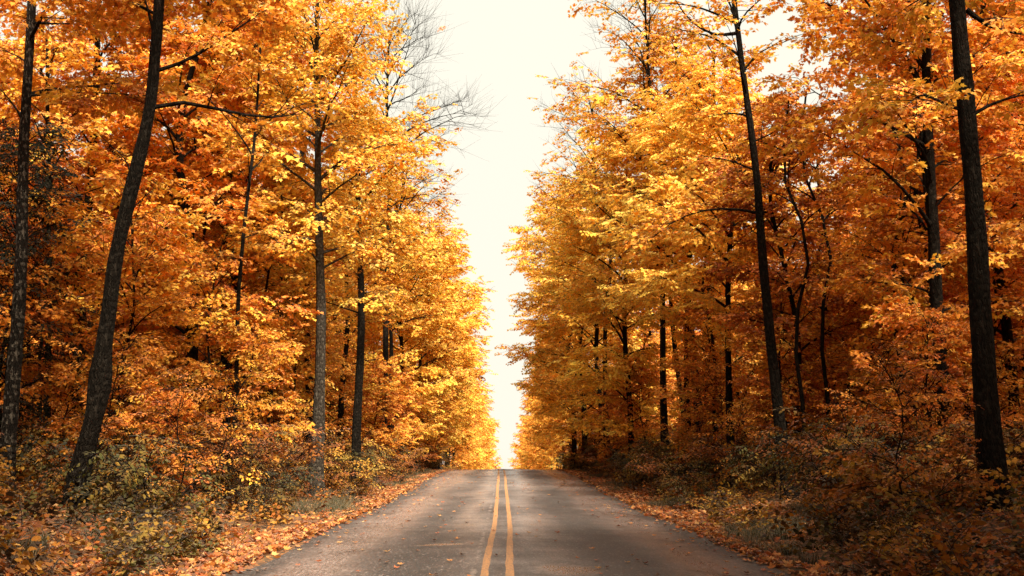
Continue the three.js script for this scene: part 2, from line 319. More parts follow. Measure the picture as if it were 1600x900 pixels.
// ------------------------------------------------------------------ road: worn asphalt, its wear and painted sky sheen in one map 6.8 m x 80 m
const LINE_X = (d) => { const T = [[0, -0.12], [12.6, -0.1], [22, -0.065], [30, -0.09], [42, -0.14], [71, -0.27], [400, -0.3]]; let k = 0; while (k < T.length - 2 && d > T[k + 1][0]) k++; return lerp(T[k][1], T[k + 1][1], smooth(d, T[k][0], T[k + 1][0])); };
{
  const W = 1024, H = 2048, LEN = 80;
  const seg = (x, d, pts) => { let m = 9; for (let k = 0; k < pts.length - 1; k++) { const [ax, ad] = pts[k], [bx, bd] = pts[k + 1], ux = bx - ax, ud = (bd - ad), t = clamp(((x - ax) * ux + (d - ad) * ud) / (ux * ux + ud * ud), 0, 1); m = Math.min(m, Math.hypot(x - ax - ux * t, d - ad - ud * t)); } return m; };
  const cracks = [
    [[1.55, 74], [1.75, 66], [2.05, 58], [2.3, 52], [2.5, 46], [2.15, 42], [1.75, 39], [1.45, 36]],
    [[1.9, 27.6], [2.4, 27.2], [3.0, 26.2], [3.2, 24.2]], [[1.2, 13.4], [1.7, 14.1], [2.3, 14.0], [2.9, 13.2], [3.3, 12.4]],
    [[0.12, 13.2], [0.35, 13.15]], [[-1.9, 45], [-1.2, 45.4], [-0.9, 44.6]], [[-1.8, 35], [-0.9, 34.6]], [[-1.7, 22.3], [-0.6, 22.5]],
    [[0.7, 30.5], [1.9, 30.2]], [[0.9, 26], [2, 25.7]], [[-2.7, 60], [-2.1, 59.4], [-1, 59.8]], [[0.8, 33.5], [1.8, 33.8]],
  ];
  const wearAndSheen = (x, d) => {           // 0 dark binder, 1 pale worn stone with sky sheen painted in
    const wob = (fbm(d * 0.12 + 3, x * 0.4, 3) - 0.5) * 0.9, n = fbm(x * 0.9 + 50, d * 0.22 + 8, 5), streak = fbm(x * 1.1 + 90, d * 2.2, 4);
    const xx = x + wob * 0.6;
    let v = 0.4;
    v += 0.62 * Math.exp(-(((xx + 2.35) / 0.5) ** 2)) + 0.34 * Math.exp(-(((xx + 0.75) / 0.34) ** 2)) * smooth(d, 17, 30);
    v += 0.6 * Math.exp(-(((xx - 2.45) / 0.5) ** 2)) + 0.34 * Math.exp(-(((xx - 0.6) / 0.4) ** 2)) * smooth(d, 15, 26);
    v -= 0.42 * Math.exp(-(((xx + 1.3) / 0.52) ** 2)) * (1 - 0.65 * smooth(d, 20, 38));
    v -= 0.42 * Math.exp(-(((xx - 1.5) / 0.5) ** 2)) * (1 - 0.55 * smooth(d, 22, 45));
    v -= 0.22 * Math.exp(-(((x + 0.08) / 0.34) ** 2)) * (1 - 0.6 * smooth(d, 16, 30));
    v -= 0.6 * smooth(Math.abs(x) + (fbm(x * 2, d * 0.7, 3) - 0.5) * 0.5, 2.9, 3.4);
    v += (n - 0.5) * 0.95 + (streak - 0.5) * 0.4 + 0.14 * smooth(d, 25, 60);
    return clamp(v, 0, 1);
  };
  const patch = (x, d) => Math.max(
    smooth(1 - Math.hypot((x - 0.78) / 0.5, (d - 13.75) / 0.8) + (fbm(x * 4, d * 4, 3) - 0.5) * 0.5, 0.0, 0.75),
    smooth(1 - Math.hypot((x + 1.0) / 0.5, (d - 17.3) / 0.26) + (fbm(x * 4 + 5, d * 5, 3) - 0.5) * 0.5, 0.0, 0.7));
  const px = new Float32Array(W * H);
  const map = dataTex(W, H, (ix, iy) => {
    const x = (ix + 0.5) / W * 7 - 3.5, d = (iy + 0.5) / H * LEN;
    let v = wearAndSheen(x, d); const p = patch(x, d);
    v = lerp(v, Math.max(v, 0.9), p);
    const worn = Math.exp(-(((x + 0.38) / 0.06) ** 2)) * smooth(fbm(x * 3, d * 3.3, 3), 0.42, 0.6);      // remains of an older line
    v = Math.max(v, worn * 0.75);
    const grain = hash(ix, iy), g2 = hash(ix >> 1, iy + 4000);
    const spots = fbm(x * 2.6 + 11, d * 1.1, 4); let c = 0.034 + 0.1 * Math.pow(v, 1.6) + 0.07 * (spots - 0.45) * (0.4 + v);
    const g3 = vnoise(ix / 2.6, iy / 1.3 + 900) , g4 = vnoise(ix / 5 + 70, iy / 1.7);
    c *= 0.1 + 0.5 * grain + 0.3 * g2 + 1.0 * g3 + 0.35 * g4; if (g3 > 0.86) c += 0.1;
    let ck = 9; for (const k of cracks) ck = Math.min(ck, seg(x, d, k) + (fbm(x * 5, d * 3, 3) - 0.5) * 0.12);
    const t = 1 - smooth(ck, 0.03, 0.1); c = lerp(c, 0.028 + 0.03 * grain, t * 0.8);
    px[iy * W + ix] = clamp(lerp(lerp(0.66, 0.26, v), 0.24, p) + (grain - 0.5) * 0.2, 0.2, 0.95);
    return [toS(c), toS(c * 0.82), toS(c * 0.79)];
  }, true);
  const rough = dataTex(W, H, (ix, iy) => { const k = px[iy * W + ix]; return [k, k, k]; });
  const bump = dataTex(512, 512, (x, y) => { const h = hash(x, y) * 0.5 + vnoise(x / 512 * 200, y / 512 * 200, 200, 200) * 0.5; return [h, h, h]; });
  bump.repeat.set(3, 36);
  const ds = [-30, ...range(-20, 80, 0.4), ...range(83, 140, 3), ...range(150, 300, 10)], n = 34;
  const p = [], uv = [], idx = [];
  const top = (x, d) => roadY(d) + 0.012 - 0.02 * Math.abs(x) * smooth(Math.abs(x), 0.1, 1.2) + (fbm(x * 0.5 + 3, d * 0.3, 3) - 0.5) * 0.03;
  ds.forEach((d, b) => {
    const l = -edge(-1, d), rr = edge(1, d);
    for (let a = 0; a <= n + 2; a++) {           // the two outermost columns fold down: the slab's ragged edge
      const t = clamp((a - 1) / n, 0, 1), x = lerp(l, rr, t) + (a === 0 ? -0.03 : a === n + 2 ? 0.03 : 0);
      p.push(x, a === 0 || a === n + 2 ? groundY(x, d) - 0.08 : top(x, d), -d); uv.push((x + 3.5) / 7, d / LEN);
    }
    if (b) for (let a = 0; a < n + 2; a++) { const k = (b - 1) * (n + 3) + a; idx.push(k, k + 1, k + n + 3, k + 1, k + n + 4, k + n + 3); }
  });
  const g = new THREE.BufferGeometry();
  g.setAttribute('position', new THREE.Float32BufferAttribute(p, 3)); g.setAttribute('uv', new THREE.Float32BufferAttribute(uv, 2)); g.setIndex(idx); g.computeVertexNormals();
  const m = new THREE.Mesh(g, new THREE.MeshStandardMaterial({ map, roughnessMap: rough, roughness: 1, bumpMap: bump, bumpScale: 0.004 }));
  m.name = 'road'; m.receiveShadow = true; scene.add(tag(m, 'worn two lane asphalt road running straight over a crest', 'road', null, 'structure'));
  // the double yellow line: two painted strips, worn through to the stone
  const pm = dataTex(64, 2048, (x, y) => { const g0 = hash(x * 3, y), f = fbm(x * 0.09, y * 0.12, 3), k = f + (g0 - 0.5) * 0.6 < 0.37 ? 0 : 1; const j = 0.7 + 0.45 * g0; return k ? [toS(0.4 * j), toS(0.195 * j), toS(0.075 * j)] : [toS(0.16 * j), toS(0.1 * j), toS(0.07 * j)]; }, true);
  const paint = new THREE.MeshStandardMaterial({ map: pm, roughness: 0.6 });
  for (const off of [-0.15, 0.15]) {
    const P = [], U = [], I = []; const dl = range(-20, 130, 0.4);
    dl.forEach((d, b) => { const c = LINE_X(d) + off; [-1, 0, 1].forEach((s) => { const x = c + s * 0.047 + (fbm(d * 2.1 + off * 90, s + 4, 2) - 0.5) * 0.02; P.push(x, top(x, d) + 0.004, -d); U.push((s + 1) / 2, d / 20); }); if (b) for (let a = 0; a < 2; a++) { const k = (b - 1) * 3 + a; I.push(k, k + 1, k + 3, k + 1, k + 4, k + 3); } });
    const lg = new THREE.BufferGeometry(); lg.setAttribute('position', new THREE.Float32BufferAttribute(P, 3)); lg.setAttribute('uv', new THREE.Float32BufferAttribute(U, 2)); lg.setIndex(I); lg.computeVertexNormals();
    const lm = part('yellow_line', lg, paint, m); tag(lm, off < 0 ? 'left stripe of the worn double yellow centre line' : 'right stripe of the worn double yellow centre line');
  }
  globalThis.roadTop = top;
}
const roadTop = globalThis.roadTop;

// ------------------------------------------------------------------ the trees whose trunks the photograph singles out
const LEFT = Math.PI / 2, RIGHT = -Math.PI / 2;             // azimuth towards the road, from a tree on the left / on the right
// px: trunk path in the photograph from base upwards at distance d; the tree goes on above the frame to height top
function hero(name, seed, d, px, o, label, group) {
  const base = at(px[0][0], px[0][1], d), bx = base.x, by = groundY(bx, d) - 0.1;
  const pts = px.map(([x, y, dd]) => at(x, y, d + (dd ?? 0)));
  if (pts[0].y > by + 0.05) pts.unshift(V(lerp(pts[0].x, bx + (pts[0].x - pts[1].x) * 0.4, 0.6), by, -d)); else pts[0].y = by;
  const last = pts[pts.length - 1], prev = pts[pts.length - 2], dir = last.clone().sub(prev).normalize();
  if (o.top > last.y - by) pts.push(last.clone().addScaledVector(dir, (o.top - last.y + by) / Math.max(0.5, dir.y)));
  const off = V(pts[0].x, by, -d);
  const limbs = (o.limbs ?? []).map((l) => ({ ...l, pts: l.px.map(([x, y, dd]) => at(x, y, d + (dd ?? 0)).sub(off)) }));
  const t = growTree(numbered(name), seed, { fine: true, even: true, rings: 48, spray: SPRAY_NEAR[seed % 3], ...o, limbs, pts: pts.map((p) => p.sub(off)) });
  t.position.copy(off); scene.add(t);
  return tag(t, label, 'tree', group);
}
hero('maple_tree', 101, 22, [[8, 745], [20, 610], [33, 420], [38, 220], [47, 60], [51, -40]], { r0: 0.16, r1: 0.05, top: 17, crown: 0.5, reach: 3.2, n: 18, pal: PAL.orange, bark: LIT_GREY_BARK, toward: LEFT,
  limbs: [{ px: [[38, 200], [30, 178], [10, 150], [-20, 120]], r: 0.03, thin: 0.3 }, { px: [[42, 150], [90, 146], [150, 145], [240, 150]], r: 0.03 }] },
  'straight maple with lit grey trunk at the far left edge of the forest');
hero('leaning_maple_tree', 102, 19, [[112, 800], [128, 720], [148, 640], [165, 520], [185, 380], [212, 270], [234, 170], [245, 60], [250, -30]], { r0: 0.16, r1: 0.055, top: 16, rings: 60, burl: 0.145, crown: 0.56, reach: 3.6, n: 18, pal: PAL.orange, toward: LEFT,
  limbs: [{ px: [[236, 168], [280, 160], [340, 170], [400, 182], [470, 178, 2]], r: 0.045, from: 0.25 }, { px: [[247, 110], [290, 95], [345, 62], [400, 25], [450, -8]], r: 0.04, from: 0.3 }, { px: [[246, 70], [235, 30], [222, -20]], r: 0.05 }, { px: [[208, 290], [196, 250], [170, 225]], r: 0.02 }] },
  'dark maple trunk leaning right with a burl, left of the road');
hero('maple_tree', 103, 32, [[494, 757], [499, 640], [502, 520], [500, 400], [497, 300], [496, 200], [494, 90], [496, 0]], { r0: 0.2, r1: 0.06, top: 14.6, crown: 0.42, reach: 3.3, n: 32, pal: PAL.yellow, bark: LIT_PALE_BARK, toward: LEFT, bias: 0,
  limbs: [{ px: [[500, 280], [520, 262], [550, 240], [580, 228], [612, 210]], r: 0.05 }, { px: [[502, 345], [530, 330], [570, 325], [620, 330]], r: 0.045 }, { px: [[502, 420], [540, 400], [580, 385], [640, 390]], r: 0.04 }, { px: [[497, 215], [470, 195], [430, 120]], r: 0.05 }] },
  'tall yellow maple with pale grey lower trunk beside the left verge');
hero('maple_tree', 104, 39, [[483, 745], [485, 650], [482, 560], [478, 420], [474, 300]], { r0: 0.17, r1: 0.06, top: 16, crown: 0.5, reach: 3.2, n: 16, pal: PAL.orange, spray: SPRAY_FAR[0] }, 'dark trunk standing close behind the pale grey maple trunk');
hero('maple_tree', 105, 40, [[555, 745], [558, 650], [563, 560], [565, 480], [562, 380]], { r0: 0.18, r1: 0.06, top: 17, crown: 0.36, reach: 3.3, n: 26, pal: PAL.yellow, spray: SPRAY_FAR[1], toward: LEFT, bias: 0 }, 'dark straight trunk right of the pale maple, by left verge');
hero('maple_tree', 106, 26, [[1232, 760], [1222, 690], [1210, 590], [1198, 470], [1190, 380], [1184, 290], [1172, 190], [1158, 90], [1148, 10], [1140, -50]], { r0: 0.15, r1: 0.045, top: 15.5, crown: 0.52, reach: 2.6, n: 14, pal: PAL.gold, toward: RIGHT, thin: 0.6,
  limbs: [{ px: [[1150, 52], [1120, 54], [1095, 44], [1070, 22], [1050, -10]], r: 0.05, thin: 0.75 }, { px: [[1147, 35], [1110, 18], [1075, 8], [1030, 5]], r: 0.04, thin: 0.75 }, { px: [[1182, 332], [1140, 326], [1095, 330], [1050, 348], [1005, 385]], r: 0.04, thin: 0.2 }, { px: [[1150, 40], [1142, 10], [1120, -30]], r: 0.045, thin: 0.5 }] },
  'slender bending maple trunk with bare crooked limbs, right of the road');
hero('maple_tree', 107, 17, [[1560, 790], [1550, 740], [1540, 620], [1530, 460], [1523, 320], [1512, 190], [1502, 80], [1494, -20]], { r0: 0.19, r1: 0.08, top: 16, crown: 0.55, reach: 3.4, n: 16, pal: PAL.orange, toward: RIGHT,
  limbs: [{ px: [[1510, 15], [1545, 40], [1590, 52], [1640, 60]], r: 0.05, thin: 0.4 }, { px: [[1519, 175], [1490, 168], [1450, 150], [1420, 160, -1]], r: 0.03, pal: PAL.gold, from: 0, thin: 0.35 }, { px: [[1519, 180], [1545, 165], [1590, 150], [1640, 145]], r: 0.035, pal: PAL.gold, from: 0 }] },
  'thick near black trunk nearest the camera at the far right');
hero('maple_tree', 108, 24, [[1480, 720], [1473, 600], [1463, 450], [1456, 310], [1449, 180], [1446, 60], [1444, -30]], { r0: 0.17, r1: 0.07, top: 15, crown: 0.22, reach: 3.0, n: 30, pal: PAL.orange, toward: RIGHT,
  limbs: [{ px: [[1449, 150], [1430, 110], [1398, 62], [1380, 40]], r: 0.04 }, { px: [[1448, 360], [1432, 335], [1400, 318], [1360, 300]], r: 0.035, thin: 0.1 }] },
  'dark trunk half hidden in orange leaves, left of the thickest right trunk');
hero('maple_tree', 109, 44, [[1092, 660], [1086, 580], [1078, 500], [1072, 440], [1066, 300]], { r0: 0.2, r1: 0.06, top: 18, crown: 0.42, reach: 4.2, n: 26, pal: PAL.gold, spray: SPRAY_FAR[2], toward: RIGHT, bias: 0.3 }, 'dark forest trunk leaning left above the shaded right bank');
hero('maple_tree', 110, 47, [[1068, 650], [1060, 590], [1052, 520], [1046, 440]], { r0: 0.13, r1: 0.05, top: 15, crown: 0.5, reach: 3.2, n: 16, pal: PAL.orange, spray: SPRAY_FAR[0] }, 'thin dark trunk just left of the leaning dark forest trunk');
hero('maple_tree', 111, 42, [[1122, 640], [1116, 580], [1112, 520], [1110, 440], [1112, 300]], { r0: 0.2, r1: 0.06, top: 17, crown: 0.5, reach: 3.4, n: 18, pal: PAL.orange, spray: SPRAY_FAR[1] }, 'stout dark trunk right of the leaning dark forest trunk');
hero('maple_tree', 112, 30, [[72, 740], [74, 600], [77, 420], [75, 260], [74, 120]], { r0: 0.11, r1: 0.04, top: 13, crown: 0.34, reach: 2.4, n: 20, pal: PAL.gold, spray: SPRAY_FAR[1],
  limbs: [{ px: [[78, 470], [100, 430], [130, 380]], r: 0.03 }] }, 'thin dark stem between the two nearest left trunks');
hero('maple_tree', 113, 33, [[118, 740], [121, 620], [125, 500], [133, 380], [145, 240], [150, 120]], { r0: 0.21, r1: 0.07, top: 16, crown: 0.36, reach: 3.4, n: 24, pal: PAL.orange, spray: SPRAY_FAR[2] }, 'dark trunk seen just left behind the leaning maple');

// ------------------------------------------------------------------ the rest of the forest: a few grown trees and their copies
const protos = {};
function proto(key, seed, o) { protos[key] = { seed, o, tree: null, name: o.name ?? 'maple_tree' }; }
proto('full', 201, { pts: straight(17, 0.7, 1), r0: 0.17, r1: 0.05, crown: 0.1, reach: 3.9, n: 40, pal: PAL.yellow, spray: SPRAY_FAR[0], toward: LEFT, bias: 0.3 });
proto('tall', 202, { pts: straight(19, 0.6, 2), r0: 0.18, r1: 0.05, crown: 0.14, reach: 3.6, n: 38, pal: PAL.gold, spray: SPRAY_FAR[1], toward: LEFT, bias: 0.3 });
proto('broad', 203, { pts: straight(15, 0.9, 3), r0: 0.16, r1: 0.05, crown: 0.12, reach: 4.3, n: 36, pal: PAL.yellow.slice(1).concat([PAL.gold[1]]), spray: SPRAY_FAR[2], toward: LEFT, bias: 0.2 });
proto('high', 210, { pts: straight(17, 0.9, 10), r0: 0.17, r1: 0.05, crown: 0.36, reach: 4.1, n: 32, pal: PAL.yellow, spray: SPRAY_FAR[0], toward: LEFT, bias: 0.3 });
proto('deep', 204, { pts: straight(16, 0.8, 4), r0: 0.17, r1: 0.05, crown: 0.16, reach: 3.6, n: 34, pal: PAL.orange, spray: SPRAY_FAR[0] });
proto('rust', 205, { pts: straight(15, 0.8, 5), r0: 0.15, r1: 0.05, crown: 0.15, reach: 3.6, n: 33, pal: PAL.rust, spray: SPRAY_FAR[1] });
proto('sparse', 206, { pts: straight(19, 0.6, 6), r0: 0.15, r1: 0.04, crown: 0.4, reach: 3.8, n: 26, pal: PAL.gold, spray: SPRAY_FAR[2], thin: 0.62, twiggy: true, toward: LEFT, bias: 0.3 });
proto('bare', 207, { pts: straight(18, 0.7, 7), r0: 0.15, r1: 0.04, crown: 0.58, reach: 3.5, n: 26, pal: PAL.gold, spray: SPRAY_FAR[0], thin: 0.985, twiggy: 2, toward: LEFT, bias: 0.3 });
proto('sapling', 208, { name: 'maple_sapling', pts: straight(5, 0.4, 8), r0: 0.04, r1: 0.015, crown: 0.16, reach: 1.7, n: 20, pal: PAL.orange, spray: SPRAY_NEAR[0], gap: 0.17, rings: 8 });
proto('young', 209, { name: 'maple_sapling', pts: straight(7.5, 0.5, 9), r0: 0.06, r1: 0.02, crown: 0.18, reach: 2.2, n: 24, pal: PAL.gold, spray: SPRAY_NEAR[1], gap: 0.18, rings: 9 });
proto('pole', 213, { name: 'slender_tree', pts: straight(12, 0.6, 15), r0: 0.075, r1: 0.03, crown: 0.5, reach: 1.9, n: 11, pal: PAL.orange, spray: SPRAY_FAR[1], thin: 0.35, rings: 10, step: 0.45 });
proto('whip', 211, { name: 'slender_sapling', pts: straight(3.4, 0.35, 12), r0: 0.022, r1: 0.008, crown: 0.2, reach: 0.9, n: 16, pal: PAL.orange, spray: SPRAY_OVAL[0], thin: 0.55, rings: 8, step: 0.3 });
proto('shoot', 212, { name: 'slender_sapling', pts: straight(2.6, 0.3, 13), r0: 0.018, r1: 0.007, crown: 0.2, reach: 0.8, n: 14, pal: PAL.orange, spray: SPRAY_NEAR[2], size: 0.72, thin: 0.55, rings: 8, step: 0.3 });
function tree(key, x, d, turn, scale, tint, label, group) {
  const p = protos[key]; let t;
  if (!p.tree) t = p.tree = growTree(p.name, p.seed, p.o); else { t = p.tree.clone(); t.userData = {}; }
  t.name = numbered(p.name);
  t.traverse((m) => { if (m.name === 'crown') m.material = leafMat(...tint); });
  t.rotation.y = turn; t.scale.setScalar(scale);
  plant(t, x, d); return tag(t, label, 'tree', group);
}
const rF = RNG(77);
const MARKS = { '-1': [[30, 'the leftmost trunk'], [160, 'the leaning trunk'], [495, 'the pale trunk'], [700, 'the crest']], 1: [[870, 'the crest'], [1090, 'the tilted trunk'], [1205, 'the bent trunk'], [1530, 'the black trunk']] };
const later = [], NTH = 'first second third fourth fifth sixth seventh eighth ninth tenth eleventh twelfth thirteenth fourteenth fifteenth sixteenth seventeenth eighteenth nineteenth twentieth'.split(' ');
function placeOf(x, d) {
  const px = 790 + x / d * F, m = MARKS[Math.sign(x) || 1], k = m.findIndex(([q]) => px < q);
  return k === 0 ? `left of ${m[0][1]}` : k < 0 ? `right of ${m[m.length - 1][1]}` : `between ${m[k - 1][1]} and ${m[k][1]}`;
}
function labelLater(o, look, x, d) { later.push({ o, look, px: 790 + x / d * F, where: placeOf(x, d) }); }
function labelNow() {
  const by = new Map();
  for (const e of later) { const k = e.look + '|' + e.where; by.has(k) ? by.get(k).push(e) : by.set(k, [e]); }
  for (const l of by.values()) { l.sort((a, b) => a.px - b.px); l.forEach((e, k) => { e.o.userData.label = l.length > 1 ? `${NTH[k] ?? NTH[l.length - 1 - k] + ' last'} ${e.look} from left, ${e.where}` : `${e.look}, ${e.where}`; }); }
}
const W1 = [1, 1, 1], WARM = [1, 0.88, 0.85], DEEP = [0.9, 0.76, 0.74], PALE = [1, 1.05, 1], LEAFY = [0.95, 0.96, 0.95];
// both rows along the road, from the camera outwards and on beyond the crest
const ROWS = [
  // key, x, d, scale, tint
  ['high', -9.2, 36, 0.92, W1], ['bare', -5.5, 49, 1.16, W1], ['tall', -6.8, 45.5, 0.82, PALE], ['sparse', -5.6, 52.5, 0.88, W1], ['full', -5.6, 56, 0.86, W1], ['broad', -5.0, 62, 0.9, WARM], ['tall', -5.0, 67, 0.82, W1], ['full', -4.5, 73, 0.82, PALE],
  ['high', 7.0, 34, 0.76, W1], ['high', 6.6, 39.5, 0.78, W1], ['sparse', 6.3, 43.5, 1.05, W1], ['full', 5.5, 48, 0.9, PALE], ['sparse', 5.0, 54, 1.0, PALE], ['broad', 5.0, 57.5, 1.08, W1], ['broad', 4.6, 64, 1.12, W1], ['full', 4.4, 71, 1.05, W1],
];
const WHERE = { '-1': 'on the left', 1: 'on the right' };
const ORD = ['first', 'second', 'third', 'fourth', 'fifth', 'sixth', 'seventh', 'eighth'];
const seenRow = { '-1': 0, 1: 0 };
for (const [key, x, d, s, tint] of ROWS) {
  const side = Math.sign(x), n = seenRow[side]++;
  const look = { full: 'yellow maple with full crown', tall: 'tall golden maple', high: 'golden maple with high crown', broad: 'broad golden orange maple', bare: 'nearly bare maple with thin twigs against sky', sparse: 'sparse golden maple with sky showing through' }[key];
  tree(key, x, d, (side < 0 ? 0 : Math.PI) + (rF() - 0.5) * 0.9, s, tint, `${look}, ${ORD[n]} along the roadside row ${WHERE[side]}`);
}
for (let d = 79; d < 240; d += 8.5) for (const side of [-1, 1]) {
  const key = ['full', 'tall', 'broad'][Math.floor(rF() * 3)];
  tree(key, side * (5.2 + rF() * 0.7 - (d - 79) * 0.005), d + rF() * 3, (side < 0 ? 0 : Math.PI) + (rF() - 0.5), 0.8 + rF() * 0.2, rF() < 0.5 ? W1 : WARM,
    `golden maple lining the ${side < 0 ? 'left' : 'right'} roadside far beyond the crest`, `maples beyond the crest, ${side < 0 ? 'left' : 'right'} side`);
}
// inside the forest
const placed = ROWS.map((r) => [r[1], r[2]]).concat([[-10, 22], [-7.5, 19], [-5.5, 32], [-7, 39], [-5.4, 40], [6.7, 26], [7.6, 17], [9.7, 24], [7.7, 44], [7.6, 47], [8.1, 42], [-12.6, 30], [-13, 33]]);
for (let k = 0, tries = 0; k < 96 && tries < 9000; tries++) {
  const side = rF() < 0.5 ? -1 : 1, d = 26 + Math.pow(rF(), 0.8) * 62, x = side * (7.6 + rF() * (0.5 * d + 4 - 7.6));
  if (Math.abs(x) > 0.5 * d + 4 || placed.some(([a, b]) => Math.hypot(a - x, b - d) < 3.3)) continue;
  placed.push([x, d]); k++;
  const outer = Math.abs(x) / d > 0.25, u = rF();
  const key = outer ? (u < 0.5 ? 'deep' : u < 0.82 ? (side > 0 ? 'rust' : 'deep') : 'tall') : (u < 0.4 ? 'broad' : u < 0.7 ? 'tall' : 'deep');
  labelLater(tree(key, x, d, rF() * 6.28, x / d > 0.08 && x / d < 0.3 ? 0.62 + rF() * 0.22 : 0.82 + rF() * 0.35, [W1, WARM, W1, DEEP, LEAFY][Math.floor(rF() * 5)], '', `maples inside the ${side < 0 ? 'left' : 'right'} forest`), `${{ deep: 'orange', rust: 'rust red', broad: 'golden orange', tall: 'golden' }[key]} forest maple`, x, d);
}
// beside and behind the camera: the trees that shade the nearest verges
for (const [key, x, d] of [['deep', -9.5, 9], ['broad', -8, 2], ['deep', 9.6, 8], ['broad', 8.4, 1], ['deep', -14, 20], ['rust', 13.2, 15], ['deep', -11.5, 14], ['deep', 15.5, 21], ['tall', -6.9, 8.5], ['tall', 7.4, 7], ['deep', -10.5, 4], ['deep', 11, 3.5], ['high', -6.4, 9.5], ['high', -6.2, 4], ['high', 6.6, 9], ['high', 6.3, 3], ['high', -6.6, -2], ['high', 6.5, -2.5], ['rust', 12.8, 9], ['rust', -12.6, 8], ['deep', -8, -7], ['tall', 8.2, -8]])
  tree(key, x, d, rF() * 6.28, 1, W1, 'orange maple beside the road near the camera, mostly out of view', 'maples beside the camera');
for (let k = 0; k < 46; k++) {        // the wood goes on to both sides of the frame and keeps the low light out
  const side = k % 2 ? 1 : -1, d = -12 + rF() * 70, x = side * (Math.max(10, 0.5 * d + 5) + rF() * 16);
  tree(rF() < 0.6 ? 'deep' : 'broad', x, d, rF() * 6.28, 0.9 + rF() * 0.25, W1, 'orange maple of the wood that goes on beside the picture', 'maples of the wood beside the picture');
}
const hides = (x, d, w = 0) => { const px = 790 + x / d * F; return [[60, 200, 19], [-40, 50, 22], [455, 530, 32], [1175, 1260, 26], [1490, 1610, 17]].some(([a, b, c]) => px > a - w * F / d && px < b + w * F / d && d < c); };
{ // the only conifer in view
  const pal = [[0.02, 0.028, 0.012], [0.026, 0.034, 0.014], [0.016, 0.022, 0.01], [0.03, 0.036, 0.016]];
  const t = growTree('fir_tree', 501, { pts: straight(8.5, 0.2, 21), r0: 0.1, r1: 0.02, crown: 0.06, reach: 1.7, n: 46, pal, spray: SPRAY_OVAL[0], holes: 0.3 });
  plant(t, -11.6, 25.5); tag(t, 'dark green conifer at the left edge behind the leftmost trunk', 'conifer');
}
// saplings at the forest edge
const SAP = [
  ['young', -9.6, 27, 1, W1], ['young', -8.0, 30, 0.9, PALE], ['sapling', -6.4, 27, 0.8, PALE], ['young', -11.5, 25, 0.9, WARM], ['sapling', -8.6, 24.5, 0.7, LEAFY], ['sapling', -6.6, 21.5, 0.45, WARM], ['young', -6.9, 35, 0.8, PALE], ['sapling', -5.6, 46, 0.9, W1], ['young', -5.4, 58, 0.8, W1],
  ['young', 10.2, 27, 1, W1], ['sapling', 8.6, 22, 0.75, WARM], ['young', 8.0, 31, 0.8, W1], ['sapling', 11.5, 21, 0.8, W1], ['young', 12.5, 28, 1, WARM], ['sapling', 9.4, 18, 0.55, W1], ['young', 7.0, 38, 0.8, W1], ['young', 6.4, 50, 0.8, WARM], ['sapling', 6.0, 60, 0.9, W1], ['young', 11, 33, 1, DEEP],
];
for (let k = 0; k < 26; k++) { const side = k % 2 ? 1 : -1, d = 47 + k * 1.45; SAP.push(['sapling', side * (5.0 + rF() * 1.3), d, 0.6 + rF() * 0.4, [W1, PALE, WARM][k % 3]]); }
for (let k = 0; k < 64; k++) { const side = k % 2 ? 1 : -1, d = 34 + rF() * 60, x = side * (6.2 + rF() * (0.48 * d - 5)); SAP.push([rF() < 0.75 ? 'young' : 'sapling', x, d, 0.75 + rF() * 0.45, [W1, WARM, DEEP, LEAFY][Math.floor(rF() * 4)]]); }
for (let k = 0; k < 20; k++) { const side = k % 2 ? 1 : -1, d = 24 + rF() * 17, x = side * (6.6 + rF() * (0.46 * d - 6.6)); if (hides(x, d, 0.3)) continue; SAP.push(['pole', x, d, 0.8 + rF() * 0.35, W1]); }
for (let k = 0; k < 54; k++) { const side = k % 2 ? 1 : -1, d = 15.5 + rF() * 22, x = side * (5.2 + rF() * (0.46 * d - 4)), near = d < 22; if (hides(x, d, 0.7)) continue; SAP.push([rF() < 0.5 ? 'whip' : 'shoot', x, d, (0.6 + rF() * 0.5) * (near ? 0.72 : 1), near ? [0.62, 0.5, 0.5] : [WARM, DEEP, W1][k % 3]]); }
for (const [key, x, d, s, tint] of SAP) { const o = tree(key, x, d, rF() * 6.28, s, tint, '', `saplings under the trees ${WHERE[Math.sign(x)]}`); o.userData.category = 'sapling'; labelLater(o, { young: 'golden maple sapling', sapling: 'orange maple sapling', pole: 'thin dark stemmed young tree', whip: 'slender orange sapling', shoot: 'slender broad leaved sapling' }[key], x, d); }

